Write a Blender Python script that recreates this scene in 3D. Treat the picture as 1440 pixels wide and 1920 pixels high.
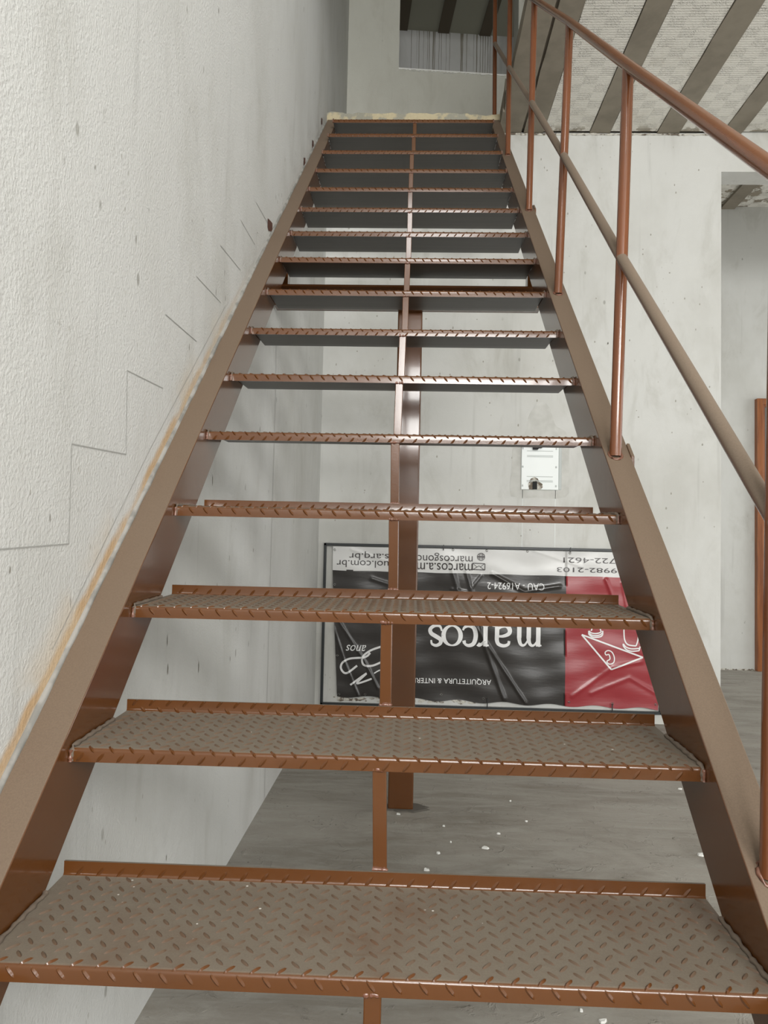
import bpy, bmesh, math, random
from mathutils import Vector, Matrix

random.seed(7)
C = bpy.context.scene.collection
for o in list(bpy.data.objects):
    bpy.data.objects.remove(o)

# ------------------------------------------------------------------ units
# the staircase is surveyed in units of its own tread width; S turns them
# into metres and ZF is the floor level in those units
S = 0.92
ZF = -0.55


def W(x, y, z):
    return Vector((x * S, y * S, (z - ZF) * S))


# ------------------------------------------------------------------ camera
cam_d = bpy.data.cameras.new('camera')
cam = bpy.data.objects.new('camera', cam_d)
C.objects.link(cam)
cam_d.sensor_fit = 'HORIZONTAL'
cam_d.sensor_width = 36
cam_d.lens = 36 * 1441.34 / 1440
cam_d.clip_start = 0.02
yaw, pit, rol = 0.0356, 0.0457, 0.0215
fw = Vector((-math.sin(yaw) * math.cos(pit), math.cos(yaw) * math.cos(pit), math.sin(pit)))
ri = Vector((math.cos(yaw), math.sin(yaw), 0))
up = ri.cross(fw)
ri2 = ri * math.cos(rol) + up * math.sin(rol)
up2 = -ri * math.sin(rol) + up * math.cos(rol)
M = Matrix((ri2, up2, -fw)).transposed().to_4x4()
M.translation = W(0.5374, -0.9984, 0.5463)
cam.matrix_world = M
bpy.context.scene.camera = cam

# ------------------------------------------------------------------ view, world, daylight
vs = bpy.context.scene.view_settings
vs.view_transform = 'Standard'
vs.look = 'None'
vs.exposure = -0.22
vs.gamma = 1.0
vs.use_curve_mapping = False

world = bpy.data.worlds.new('sky')
bpy.context.scene.world = world
world.use_nodes = True
bg = world.node_tree.nodes['Background']
bg.inputs[0].default_value = (0.95, 0.97, 1.0, 1)
bg.inputs[1].default_value = 1.0


def day(name, loc, size, target, power, col=(1.0, 0.995, 0.97)):
    """rectangular area light"""
    d = bpy.data.lights.new(name, 'AREA')
    d.shape = 'RECTANGLE'
    d.size, d.size_y = size[0] * S, size[1] * S
    d.energy = power
    d.color = col
    o = bpy.data.objects.new(name, d)
    C.objects.link(o)
    o.location = W(*loc)
    dirv = (W(*target) - W(*loc))
    o.rotation_euler = dirv.to_track_quat('-Z', 'Y').to_euler()
    return o


day('daylight_front_window', (1.65, -3.95, 2.22), (2.6, 1.15), (1.65, 0, 2.22), 275)
day('daylight_front_door', (4.3, -3.95, 0.50), (1.9, 2.0), (4.3, 0, 0.50), 75)
day('daylight_side_door', (5.95, 0.6, 0.75), (4.4, 2.5), (0, 0.6, 0.75), 52)
day('daylight_upper_window', (1.6, -3.95, 4.7), (2.6, 1.2), (1.6, 0, 4.7), 200)
day('fill_far_room', (5.95, 5.4, 1.4), (1.6, 2.2), (3, 5.4, 1.0), 40)  # added unseen source that brightens the room beyond the passage
day('fill_upper_room', (4.0, 6.2, 5.0), (0.8, 0.8), (0, 6.2, 4.9), 14)  # fill added inside the upper room to light it, no opening there


# ------------------------------------------------------------------ node helpers
class NT:
    def __init__(self, name):
        self.m = bpy.data.materials.new(name)
        self.m.use_nodes = True
        self.t = self.m.node_tree
        self.b = self.t.nodes['Principled BSDF']
        self.pos = self.n('ShaderNodeNewGeometry')

    def n(self, kind, **kw):
        nd = self.t.nodes.new(kind)
        for k, v in kw.items():
            if hasattr(nd, k):
                setattr(nd, k, v)
            else:
                nd.inputs[k].default_value = v
        return nd

    def l(self, a, b):
        self.t.links.new(a, b)

    def put(self, sock, v):
        if hasattr(v, 'is_output'):
            self.l(v, sock)
        else:
            sock.default_value = v

    def math(self, op, a, b=0.0, c=0.0, clamp=False):
        nd = self.n('ShaderNodeMath', operation=op)
        nd.use_clamp = clamp
        for i, v in enumerate((a, b, c)):
            self.put(nd.inputs[i], v)
        return nd.outputs[0]

    def mix(self, f, a, b):
        nd = self.n('ShaderNodeMix', data_type='RGBA')
        self.put(nd.inputs[0], f)
        for s, v in ((nd.inputs[6], a), (nd.inputs[7], b)):
            if isinstance(v, tuple):
                v = (v[0], v[1], v[2], 1)
            self.put(s, v)
        return nd.outputs[2]

    def coords(self, scale=(1, 1, 1)):
        mp = self.n('ShaderNodeMapping')
        mp.inputs['Scale'].default_value = scale
        self.l(self.pos.outputs['Position'], mp.inputs[0])
        return mp.outputs[0]

    def noise(self, scale, detail=3, rough=0.5, vec=None, dist=0.0, stretch=(1, 1, 1)):
        nd = self.n('ShaderNodeTexNoise')
        nd.inputs['Scale'].default_value = scale
        nd.inputs['Detail'].default_value = detail
        nd.inputs['Roughness'].default_value = rough
        nd.inputs['Distortion'].default_value = dist
        self.l(vec or self.coords(stretch), nd.inputs['Vector'])
        return nd.outputs[0]

    def voro(self, scale, stretch=(1, 1, 1), feature='F1'):
        nd = self.n('ShaderNodeTexVoronoi', feature=feature)
        nd.inputs['Scale'].default_value = scale
        self.l(self.coords(stretch), nd.inputs['Vector'])
        return nd.outputs['Distance']

    def ramp(self, v, lo, hi, a=0.0, b=1.0):
        nd = self.n('ShaderNodeMapRange')
        nd.interpolation_type = 'SMOOTHSTEP'
        self.put(nd.inputs[0], v)
        for i, x in enumerate((lo, hi, a, b)):
            nd.inputs[i + 1].default_value = x
        return nd.outputs[0]

    def nz(self, axis=2):
        s = self.n('ShaderNodeSeparateXYZ')
        self.l(self.pos.outputs['Normal'], s.inputs[0])
        return s.outputs[axis]

    def xyz(self):
        s = self.n('ShaderNodeSeparateXYZ')
        self.l(self.pos.outputs['Position'], s.inputs[0])
        return s.outputs

    def bump(self, h, strength=0.3, dist=0.005, prev=None):
        nd = self.n('ShaderNodeBump')
        nd.inputs['Strength'].default_value = strength
        nd.inputs['Distance'].default_value = dist
        self.l(h, nd.inputs['Height'])
        if prev:
            self.l(prev, nd.inputs['Normal'])
        return nd.outputs[0]

    def done(self, col=None, rough=None, normal=None, metal=0.0, spec=None, coat=None):
        if col is not None:
            self.put(self.b.inputs['Base Color'], (col[0], col[1], col[2], 1) if isinstance(col, tuple) else col)
        if rough is not None:
            self.put(self.b.inputs['Roughness'], rough)
        if normal is not None:
            self.l(normal, self.b.inputs['Normal'])
        self.b.inputs['Metallic'].default_value = metal
        if spec is not None:
            self.b.inputs['Specular IOR Level'].default_value = spec
        if coat:
            self.b.inputs['Coat Weight'].default_value = coat
            self.b.inputs['Coat Roughness'].default_value = 0.12
        return self.m


def flat(name, col, rough=0.5, metal=0.0, spec=None):
    return NT(name).done(col, rough, None, metal, spec)


# ------------------------------------------------------------------ materials
def plaster(name, base, dark, bumpy=1.0, grain=260, speck=0.5, stain=None):
    t = NT(name)
    big = t.noise(1.3, 5, 0.62, stretch=(1, 1, 0.7))
    mid = t.noise(5.0, 5, 0.65, stretch=(1, 1, 0.45), dist=0.6)
    f = t.math('MULTIPLY_ADD', t.ramp(big, 0.42, 0.68), 0.6, t.math('MULTIPLY', t.ramp(mid, 0.5, 0.72), 0.5), clamp=True)
    col = t.mix(f, base, dark)
    streak = t.ramp(t.noise(16, 3, 0.6, stretch=(1, 1, 0.05)), 0.60, 0.75)
    col = t.mix(t.math('MULTIPLY', streak, 0.22), col, tuple(c * 0.62 for c in dark))
    v = t.voro(11, (1, 1, 0.55))
    sp = t.math('MULTIPLY', t.ramp(v, 0.055, 0.10, 1, 0), t.ramp(t.noise(2.2, 2), 0.50, 0.60))
    col = t.mix(t.math('MULTIPLY', sp, speck), col, (0.16, 0.15, 0.12))
    v2 = t.voro(34, (1, 1, 0.5))
    sp2 = t.math('MULTIPLY', t.ramp(v2, 0.06, 0.12, 1, 0), t.ramp(t.noise(3.1, 2), 0.56, 0.62))
    col = t.mix(t.math('MULTIPLY', sp2, speck * 0.8), col, (0.22, 0.20, 0.16))
    if stain:
        col = stain(t, col)
    g = t.noise(grain * 0.8, 3, 0.6)
    g2 = t.noise(22, 4, 0.6)
    nrm = t.bump(g, 0.42 * bumpy, 0.0032)
    nrm = t.bump(g2, 0.25, 0.004, nrm)
    return t.done(col, 0.78, nrm, spec=0.3)


def stringer_stain(t, col):
    # ochre paint run and smear left where the stringer meets the wall
    x, y, z = t.xyz()
    # height above the line of the stringer's top edge
    h = t.math('SUBTRACT', z, t.math('MULTIPLY_ADD', y, 0.84, (0.053 - ZF) * S))
    wob = t.noise(7, 4, 0.6)
    h2 = t.math('ADD', h, t.math('MULTIPLY_ADD', wob, -0.05, 0.025))
    band = t.math('MULTIPLY', t.ramp(h2, -0.01, 0.012), t.ramp(h2, 0.022, 0.045, 1, 0))
    near = t.ramp(y, 0.7, 1.75, 1, 0)
    f = t.math('MULTIPLY', t.math('MULTIPLY', band, near), t.ramp(wob, 0.3, 0.6, 0.45, 0.9))
    col = t.mix(f, col, (0.50, 0.33, 0.17))
    wide = t.math('MULTIPLY', t.ramp(h2, -0.01, 0.02), t.ramp(h2, 0.03, 0.14, 1, 0))
    f = t.math('MULTIPLY', t.math('MULTIPLY', wide, near), t.ramp(t.noise(4, 3), 0.5, 0.62, 0, 0.45))
    return t.mix(f, col, (0.58, 0.46, 0.31))


m_left = plaster('rough_white_render', (0.570, 0.573, 0.555), (0.47, 0.468, 0.440), 1.4, 190, 0.55, stringer_stain)
m_back = plaster('smooth_white_plaster', (0.625, 0.628, 0.605), (0.48, 0.476, 0.44), 0.5, 300, 0.5)
m_upper = plaster('upper_storey_plaster', (0.50, 0.50, 0.45), (0.43, 0.42, 0.37), 0.7, 220, 0.3)
m_drip = plaster('drip_stained_wall', (0.46, 0.46, 0.45), (0.38, 0.38, 0.36), 0.4, 300, 0.2)


def paint(name, base=(0.100, 0.035, 0.0085), dust=(0.155, 0.110, 0.076), lo=0.45, hi=0.74, amount=1.0, rough=0.22, worn=False):
    t = NT(name)
    nz = t.nz()
    d = t.ramp(nz, lo, hi)
    nse = t.noise(9, 5, 0.6)
    d = t.math('MULTIPLY', d, t.ramp(nse, 0.1, 0.5, amount * 0.90, amount))
    if worn:
        wr = t.ramp(t.noise(4.5, 4, 0.6), 0.50, 0.72, 1, 0.62)
        scr = t.ramp(t.noise(60, 3, 0.7, stretch=(0.35, 1.2, 1), dist=1.5), 0.58, 0.72, 1, 0.78)
        d = t.math('MULTIPLY', d, t.math('MULTIPLY', wr, scr))
    tone = t.mix(t.ramp(t.noise(3, 3), 0.35, 0.7), base, tuple(c * 0.82 for c in base))
    dn = t.mix(t.ramp(t.noise(420, 2, 0.6), 0.3, 0.7), dust, tuple(c * 0.88 for c in dust))
    col = t.mix(d, tone, dn)
    if worn:
        v = t.voro(38)
        cr = t.math('MULTIPLY', t.ramp(v, 0.05, 0.075, 1, 0), t.ramp(t.noise(13, 2), 0.52, 0.56))
        cr = t.math('MULTIPLY', cr, t.ramp(nz, 0.7, 0.9))
        col = t.mix(cr, col, (0.66, 0.64, 0.60))
    r = t.math('MULTIPLY_ADD', d, 0.5, rough, clamp=True)
    fine = t.noise(230, 2, 0.6)
    soft = t.noise(26, 3, 0.5)
    nrm = t.bump(fine, 0.12, 0.001)
    nrm = t.bump(soft, 0.10, 0.002, nrm)
    t.put(t.b.inputs['Coat Weight'], t.math('MULTIPLY', t.math('SUBTRACT', 1.0, d, clamp=True), 0.42))
    t.b.inputs['Coat Roughness'].default_value = 0.09
    return t.done(col, r, nrm, spec=0.42)


m_paint = paint('red_oxide_gloss_paint')
m_plate = paint('dusty_chequer_plate_paint', lo=0.80, hi=0.97, worn=True, rough=0.26, dust=(0.165, 0.137, 0.105))
m_lozenge = paint('dusty_chequer_lozenge_paint', lo=0.30, hi=0.95, worn=True, rough=0.30, dust=(0.110, 0.086, 0.062), amount=0.93)
m_rail = paint('glossy_tube_paint', base=(0.155, 0.050, 0.017), lo=0.15, hi=0.75, amount=0.30, rough=0.2)
m_mid = paint('dusty_tube_paint', lo=-0.25, hi=0.35, amount=0.92, dust=(0.20, 0.155, 0.115), base=(0.10, 0.035, 0.018))
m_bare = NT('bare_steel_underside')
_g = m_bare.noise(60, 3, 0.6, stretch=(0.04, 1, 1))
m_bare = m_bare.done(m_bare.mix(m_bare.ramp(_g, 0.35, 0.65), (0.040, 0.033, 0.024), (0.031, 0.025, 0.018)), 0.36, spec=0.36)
m_weld = NT('lumpy_weld_metal')
m_weld = m_weld.done((0.16, 0.07, 0.045), 0.28, m_weld.bump(m_weld.noise(160, 2), 0.5, 0.002), spec=0.6)
m_wdust = NT('dusty_weld_bead')
m_wdust = m_wdust.done((0.13, 0.10, 0.075), 0.75, m_wdust.bump(m_wdust.noise(160, 2), 0.5, 0.002))

t = NT('trowelled_concrete_floor')
_a = t.noise(2.2, 6, 0.65, stretch=(0.45, 1.3, 1), dist=1.2)
_b = t.noise(11, 5, 0.7, stretch=(0.4, 1.5, 1), dist=0.8)
_c = t.mix(t.ramp(_a, 0.35, 0.68), (0.32, 0.30, 0.265), (0.215, 0.195, 0.165))
_c = t.mix(t.ramp(_b, 0.40, 0.70, 0, 0.5), _c, (0.38, 0.37, 0.335))
_v = t.voro(26)
_c = t.mix(t.math('MULTIPLY', t.ramp(_v, 0.06, 0.12, 1, 0), t.ramp(t.noise(3), 0.52, 0.6)), _c, (0.12, 0.11, 0.09))
_n = t.bump(t.noise(75, 4, 0.7), 0.5, 0.003)
_n = t.bump(t.ramp(t.noise(14, 5, 0.7, dist=1.0), 0.55, 0.75), 0.6, 0.006, _n)
m_floor = t.done(_c, 0.7, _n, spec=0.35)

t = NT('cast_concrete')
_c = t.mix(t.ramp(t.noise(6, 5, 0.6), 0.35, 0.7), (0.255, 0.225, 0.175), (0.20, 0.175, 0.135))
m_conc = t.done(_c, 0.85, t.bump(t.noise(90, 3), 0.3, 0.002))
m_dconc = flat('dark_stained_concrete', (0.08, 0.063, 0.040), 0.85)

t = NT('moulded_foam_block')
_w = t.n('ShaderNodeTexWave', wave_type='BANDS', bands_direction='Y')
_w.inputs['Scale'].default_value = 17
_w.inputs['Distortion'].default_value = 2.6
_w.inputs['Detail'].default_value = 0
_w.inputs['Detail Scale'].default_value = 9
t.l(t.coords(), _w.inputs[0])
_ck = t.n('ShaderNodeTexChecker')
_ck.inputs['Scale'].default_value = 13
t.l(t.coords((1, 1, 0)), _ck.inputs[0])
_st = t.ramp(t.noise(3.5, 5, 0.7), 0.52, 0.72)
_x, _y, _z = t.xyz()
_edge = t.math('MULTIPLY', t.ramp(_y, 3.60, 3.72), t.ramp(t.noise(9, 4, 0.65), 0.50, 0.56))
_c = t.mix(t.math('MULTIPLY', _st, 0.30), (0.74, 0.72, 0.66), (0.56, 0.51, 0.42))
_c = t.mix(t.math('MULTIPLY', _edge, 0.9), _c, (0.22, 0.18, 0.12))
_h = t.math('MULTIPLY', _w.outputs['Fac'], t.math('MULTIPLY_ADD', _ck.outputs['Fac'], 0.7, 0.3))
_c = t.mix(t.math('MULTIPLY', _h, 0.26), _c, (0.38, 0.36, 0.31))
m_foam = t.done(_c, 0.7, t.bump(_h, 0.8, 0.006))
m_ufoam = flat('grimy_ceiling_block', (0.26, 0.255, 0.20), 0.8)
m_mortar = NT('yellowed_mortar')
m_mortar = m_mortar.done(m_mortar.mix(m_mortar.ramp(m_mortar.noise(5, 4, 0.6), 0.47, 0.53), (0.27, 0.26, 0.21), (0.44, 0.38, 0.25)), 0.9,
                         m_mortar.bump(m_mortar.noise(60, 4), 0.8, 0.006))
t = NT('orange_stained_wood')
_g = t.noise(14, 4, 0.6, stretch=(3, 3, 0.2), dist=0.5)
m_wood = t.done(t.mix(t.ramp(_g, 0.35, 0.65), (0.30, 0.10, 0.025), (0.19, 0.055, 0.014)), 0.4)
m_dark = flat('dark_doorway_panel', (0.10, 0.105, 0.095), 0.6)
m_pencil = flat('pencil_graphite', (0.33, 0.33, 0.31), 0.8)
m_caulk = NT('grey_sealant')
m_caulk = m_caulk.done(m_caulk.mix(m_caulk.ramp(m_caulk.noise(20, 3), 0.4, 0.6), (0.30, 0.29, 0.27), (0.20, 0.195, 0.18)), 0.8)
m_patch = NT('grey_cement_patch')
m_patch = m_patch.done(m_patch.mix(m_patch.ramp(m_patch.noise(14, 4), 0.3, 0.7), (0.60, 0.60, 0.57), (0.50, 0.50, 0.47)), 0.85)
m_rust = flat('dark_oxide_plate', (0.085, 0.032, 0.022), 0.6)
m_hole = flat('black_void', (0.012, 0.012, 0.012), 0.8)
m_white = flat('white_plastic', (0.74, 0.78, 0.77), 0.35)
m_groove = flat('shaded_plastic_rib', (0.46, 0.49, 0.48), 0.5)
m_frame = flat('black_steel_tube', (0.018, 0.022, 0.024), 0.35)
m_bblack = NT('black_vinyl')
m_bblack = m_bblack.done((0.030, 0.027, 0.025), 0.27, m_bblack.bump(m_bblack.noise(40, 3, 0.6, stretch=(0.2, 1, 1)), 0.25, 0.003), spec=0.6)
m_bred = NT('crimson_vinyl')
m_bred = m_bred.done((0.30, 0.030, 0.038), 0.3, m_bred.bump(m_bred.noise(40, 3, 0.6, stretch=(0.2, 1, 1)), 0.25, 0.003), spec=0.6)
m_bwhite = flat('white_vinyl', (0.66, 0.66, 0.65), 0.3)
m_ink = flat('printed_dark_ink', (0.035, 0.028, 0.028), 0.35)
m_winkw = flat('printed_white_ink', (0.80, 0.80, 0.80), 0.35)
m_ring = flat('metal_eyelet', (0.6, 0.6, 0.58), 0.25, 1.0)
m_tie = flat('black_cable_tie', (0.01, 0.01, 0.01), 0.4)
m_chip = flat('white_plaster_flake', (0.72, 0.72, 0.69), 0.8)
m_base_dirt = NT('crumbled_plaster')
m_base_dirt = m_base_dirt.done(m_base_dirt.mix(m_base_dirt.ramp(m_base_dirt.noise(30, 4), 0.45, 0.6), (0.60, 0.58, 0.52), (0.16, 0.13, 0.10)), 0.9,
                               m_base_dirt.bump(m_base_dirt.noise(60, 4), 0.9, 0.01))


# ------------------------------------------------------------------ object helpers
def link(name, me, parent=None, loc=None):
    o = bpy.data.objects.new(name, me)
    C.objects.link(o)
    if parent is not None:
        o.parent = parent
    if loc is not None:
        o.location = loc
    return o


def worldloc(o):
    v = Vector((0, 0, 0))
    while o is not None:
        v += o.location
        o = o.parent
    return v


def obj(name, bm, mats, parent=None, smooth=None, recalc=True):
    """link a bmesh (vertices in world metres) as one object with its origin at its own base"""
    if recalc:
        bmesh.ops.recalc_face_normals(bm, faces=bm.faces)
    xs = [v.co.x for v in bm.verts]
    ys = [v.co.y for v in bm.verts]
    zs = [v.co.z for v in bm.verts]
    org = Vector(((min(xs) + max(xs)) / 2, (min(ys) + max(ys)) / 2, min(zs)))
    for v in bm.verts:
        v.co -= org
    me = bpy.data.meshes.new(name)
    bm.to_mesh(me)
    bm.free()
    if not isinstance(mats, (list, tuple)):
        mats = [mats]
    for m in mats:
        me.materials.append(m)
    if smooth is not None:
        me.shade_smooth()
        me.set_sharp_from_angle(angle=math.radians(smooth))
    base = worldloc(parent) if parent is not None else Vector((0, 0, 0))
    return link(name, me, parent, org - base)


def empty(name, loc):
    o = bpy.data.objects.new(name, None)
    C.objects.link(o)
    o.location = loc
    o.empty_display_size = 0.1
    return o


def tag(o, label=None, cat=None, group=None, kind=None):
    if label:
        o['label'] = label
    if cat:
        o['category'] = cat
    if group:
        o['group'] = group
    if kind:
        o['kind'] = kind
    return o


def box(bm, a, b, mi=0, conv=W):
    x0, y0, z0 = a
    x1, y1, z1 = b
    vs_ = [bm.verts.new(conv(x, y, z)) for x in (x0, x1) for y in (y0, y1) for z in (z0, z1)]
    for f in ((0, 1, 3, 2), (4, 6, 7, 5), (0, 4, 5, 1), (2, 3, 7, 6), (0, 2, 6, 4), (1, 5, 7, 3)):
        fc = bm.faces.new([vs_[i] for i in f])
        fc.material_index = mi
    return vs_


def boxes(*lst, conv=W):
    bm = bmesh.new()
    for a, b in lst:
        box(bm, a, b, conv=conv)
    return bm


def tube(bm, p, q, r, n=20, cap=True):
    """round bar between two points in survey units"""
    p, q = W(*p), W(*q)
    r *= S
    ax = (q - p).normalized()
    u = ax.orthogonal().normalized()
    v = ax.cross(u)
    ra, rb = [], []
    for i in range(n):
        a = 2 * math.pi * i / n
        d = (u * math.cos(a) + v * math.sin(a)) * r
        ra.append(bm.verts.new(p + d))
        rb.append(bm.verts.new(q + d))
    for i in range(n):
        j = (i + 1) % n
        bm.faces.new((ra[i], ra[j], rb[j], rb[i]))
    if cap:
        bm.faces.new(ra)
        bm.faces.new(rb[::-1])


def path_tube(bm, pts, r, n=8, wob=0.0):
    """lumpy bead along a polyline of world points"""
    rings = []
    for i, p in enumerate(pts):
        a = pts[max(i - 1, 0)]
        b = pts[min(i + 1, len(pts) - 1)]
        ax = (b - a).normalized()
        u = ax.orthogonal().normalized()
        v = ax.cross(u)
        rr = r * (1 + wob * random.uniform(-1, 1))
        rings.append([bm.verts.new(p + (u * math.cos(2 * math.pi * k / n) + v * math.sin(2 * math.pi * k / n)) * rr) for k in range(n)])
    for a, b in zip(rings, rings[1:]):
        for k in range(n):
            bm.faces.new((a[k], a[(k + 1) % n], b[(k + 1) % n], b[k]))
    bm.faces.new(rings[0])
    bm.faces.new(rings[-1][::-1])


def blob(bm, c, r, sub=1, sq=(1, 1, 1), jit=0.18):
    ret = bmesh.ops.create_icosphere(bm, subdivisions=sub, radius=1)
    for v in ret['verts']:
        k = 1 + random.uniform(-jit, jit)
        v.co = Vector((c.x + v.co.x * r * sq[0] * k, c.y + v.co.y * r * sq[1] * k, c.z + v.co.z * r * sq[2] * k))


def bevel(o, w=0.002, seg=2):
    m = o.modifiers.new('soft_edges', 'BEVEL')
    m.width = w
    m.segments = seg
    m.limit_method = 'ANGLE'
    m.angle_limit = math.radians(40)
    return o


# ------------------------------------------------------------------ the building: ground floor
XL, YB, XE, YS = -0.07, 4.05, 6.0, -4.0     # left wall face, back wall face, east wall, south wall
ZC, ZSLAB = 3.335, 3.41
UR = math.radians(6.0)                      # the upper storey walls are turned by six degrees
ZU = 5.9

floor = obj('floor', boxes(((XL, YS, ZF - 0.12), (XE, 6.7, ZF))), m_floor)
tag(floor, kind='structure')
wl = obj('wall_left', boxes(((XL - 0.16, YS - 0.16, ZF - 0.12), (XL, 8.0, ZU))), m_left)
tag(wl, 'rough white rendered wall beside the steel staircase', kind='structure')

XO = 2.541                                  # where the back wall ends and the passage begins
bw = obj('wall_back', boxes(((XL, YB, ZF), (XO, YB + 0.18, ZC)),
                            ((XO, YB, 3.074), (4.6, YB + 0.18, 4.45)),
                            ((4.6, YB, ZF), (XE, YB + 0.18, 4.45))), m_back)
tag(bw, 'white plastered back wall under the ceiling', kind='structure')
fwall = obj('wall_far', boxes(((XO - 0.3, 6.5, ZF), (XE, 6.66, 4.45))), m_back)
tag(fwall, 'white wall of the room beyond the passage', kind='structure')
tag(obj('wall_passage', boxes(((XO - 0.3, YB + 0.18, ZF), (XO, 6.5, 4.45))), m_back), kind='structure')
tag(obj('ceiling_passage', boxes(((XO - 0.3, YB + 0.18, 3.95), (XE, 6.5, 4.15))), m_foam), kind='structure')
tag(obj('trim_1', boxes(((3.505, YB + 0.18, 3.925), (3.640, 6.5, 3.95))), m_conc),
    'concrete joist in the ceiling beyond the passage', kind='structure')

# east wall with its wide door opening, south wall with its window openings
east = obj('wall_east', boxes(((XE, YS - 0.16, ZF), (XE + 0.16, -1.6, ZU)), ((XE, 2.8, ZF), (XE + 0.16, 4.6, ZU)),
                              ((XE, 4.6, 2.5), (XE + 0.16, 6.2, ZU)), ((XE, 4.6, ZF), (XE + 0.16, 6.2, 0.3)),
                              ((XE, 6.2, ZF), (XE + 0.16, 8.0, ZU)), ((XE, -1.6, 2.0), (XE + 0.16, 2.8, ZU))), m_back)
tag(east, kind='structure')
south = obj('wall_front', boxes(((XL, YS - 0.16, ZF), (0.3, YS, ZU)), ((3.0, YS - 0.16, ZF), (3.3, YS, ZU)), ((5.3, YS - 0.16, ZF), (XE, YS, ZU)), ((3.3, YS - 0.16, 1.55), (5.3, YS, ZU)),
                                ((0.3, YS - 0.16, ZF), (3.0, YS, 1.63)), ((0.3, YS - 0.16, 2.81), (3.0, YS, 4.1)),
                                ((0.3, YS - 0.16, 5.3), (3.0, YS, ZU))), m_back)
tag(south, kind='structure')

# ------------------------------------------------------------------ ceiling of joists and foam blocks
ceil = obj('ceiling', boxes(((1.075, YS, ZC + 0.02), (XE, YB + 0.02, ZSLAB))), m_conc)
tag(ceil, 'ceiling slab of concrete joists and foam infill blocks', kind='structure')
joists = [(1.075, 1.222), (1.238, 1.366), (1.674, 1.806), (2.117, 2.262), (2.546, 2.672)]
while joists[-1][1] < XE - 0.3:
    joists.append((joists[-1][0] + 0.434, joists[-1][0] + 0.434 + 0.13))
for i, (a, b) in enumerate(joists):
    bm = bmesh.new()
    n = 60
    prev = None
    for k in range(n + 1):
        y = YS + (YB - YS) * k / n
        j = lambda: random.uniform(-0.0025, 0.0025)
        cur = [bm.verts.new(W(a + j(), y, ZC + 0.03)), bm.verts.new(W(a + j(), y, ZC - 0.004)),
               bm.verts.new(W(b + j(), y, ZC - 0.004)), bm.verts.new(W(b + j(), y, ZC + 0.03))]
        if prev:
            for q in range(4):
                bm.faces.new((prev[q], prev[(q + 1) % 4], cur[(q + 1) % 4], cur[q]))
        else:
            bm.faces.new(cur)
        prev = cur
    bm.faces.new(prev[::-1])
    obj('joist', bm, m_conc, ceil)
for (a, b), (c, d) in zip(joists[1:], joists[2:]):
    y = YB - 0.02
    first = True
    while y > YS:
        L = 0.80 if not first else 1.16
        y2 = max(y - L, YS)
        bm = boxes(((b + 0.004, y2 + 0.003, ZC + 0.001), (c - 0.004, y, ZC + 0.03)))
        tag(obj('foam_block', bm, m_foam, ceil), 'off-white moulded foam infill block')
        y = y2
        first = False
# rough mortar line where the ceiling lands on the back wall
bm = bmesh.new()
for zz, r0 in ((ZC - 0.012, 0.006),):
    path_tube(bm, [W(1.08 + 1.46 * i / 90, YB - 0.004, zz + random.uniform(-0.003, 0.003)) for i in range(91)], r0 * S, 6, 0.5)
obj('mortar_joint', bm, m_base_dirt, ceil)

# ------------------------------------------------------------------ landing and upper storey
def U(u, v, z, x0=XL, y0=5.25):
    """frame of the upper storey: u along the turned wall, v away from the stair"""
    return W(x0 + u * math.cos(UR) - v * math.sin(UR), y0 + u * math.sin(UR) + v * math.cos(UR), z)


bm = bmesh.new()
n = 56
f0, f1, t0, t1 = [], [], [], []
for k in range(n + 1):
    x = XL + (1.075 - XL) * k / n
    dz = random.uniform(-0.004, 0.004) + 0.004 * math.sin(k * 0.7) - (0.010 if 46 <= k else 0) + (0.004 if k < 6 else 0)
    f0.append(bm.verts.new(W(x, 3.93, ZC)))
    f1.append(bm.verts.new(W(x, 3.93 + random.uniform(-0.002, 0.002), ZSLAB - 0.012 + dz)))
    t1.append(bm.verts.new(W(x, 5.40, ZSLAB - 0.008)))
    t0.append(bm.verts.new(W(x, 5.40, ZC)))
for k in range(n):
    bm.faces.new((f0[k], f0[k + 1], f1[k + 1], f1[k]))
    bm.faces.new((f1[k], f1[k + 1], t1[k + 1], t1[k]))
    bm.faces.new((t1[k], t1[k + 1], t0[k + 1], t0[k]))
    bm.faces.new((t0[k], t0[k + 1], f0[k + 1], f0[k]))
land = obj('floor_landing', bm, m_mortar)
tag(land, 'rough slab edge at the head of the stairs', kind='structure')
tag(obj('floor_upper', boxes(((1.075, YB + 0.02, ZC + 0.02), (XO, 5.75, ZSLAB)), ((XL, 5.40, ZC), (1.075, 8.0, ZSLAB))), m_conc), kind='structure')
# broken chunk of slab edge beside the last tread
bm = bmesh.new()
outl = [(3.95, ZC - 0.02), (3.78, ZC - 0.01), (3.70, ZC + 0.06), (3.66, ZC + 0.13), (3.74, ZSLAB + 0.02), (3.86, ZSLAB + 0.01), (3.95, ZSLAB)]
A = [bm.verts.new(W(1.066, y, z)) for y, z in outl]
B = [bm.verts.new(W(1.08, y + 0.01, z)) for y, z in outl]
bm.faces.new(A)
bm.faces.new(B[::-1])
for k in range(len(outl)):
    bm.faces.new((A[k], A[(k + 1) % len(outl)], B[(k + 1) % len(outl)], B[k]))
obj('broken_edge', bm, m_conc, land)

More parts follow.
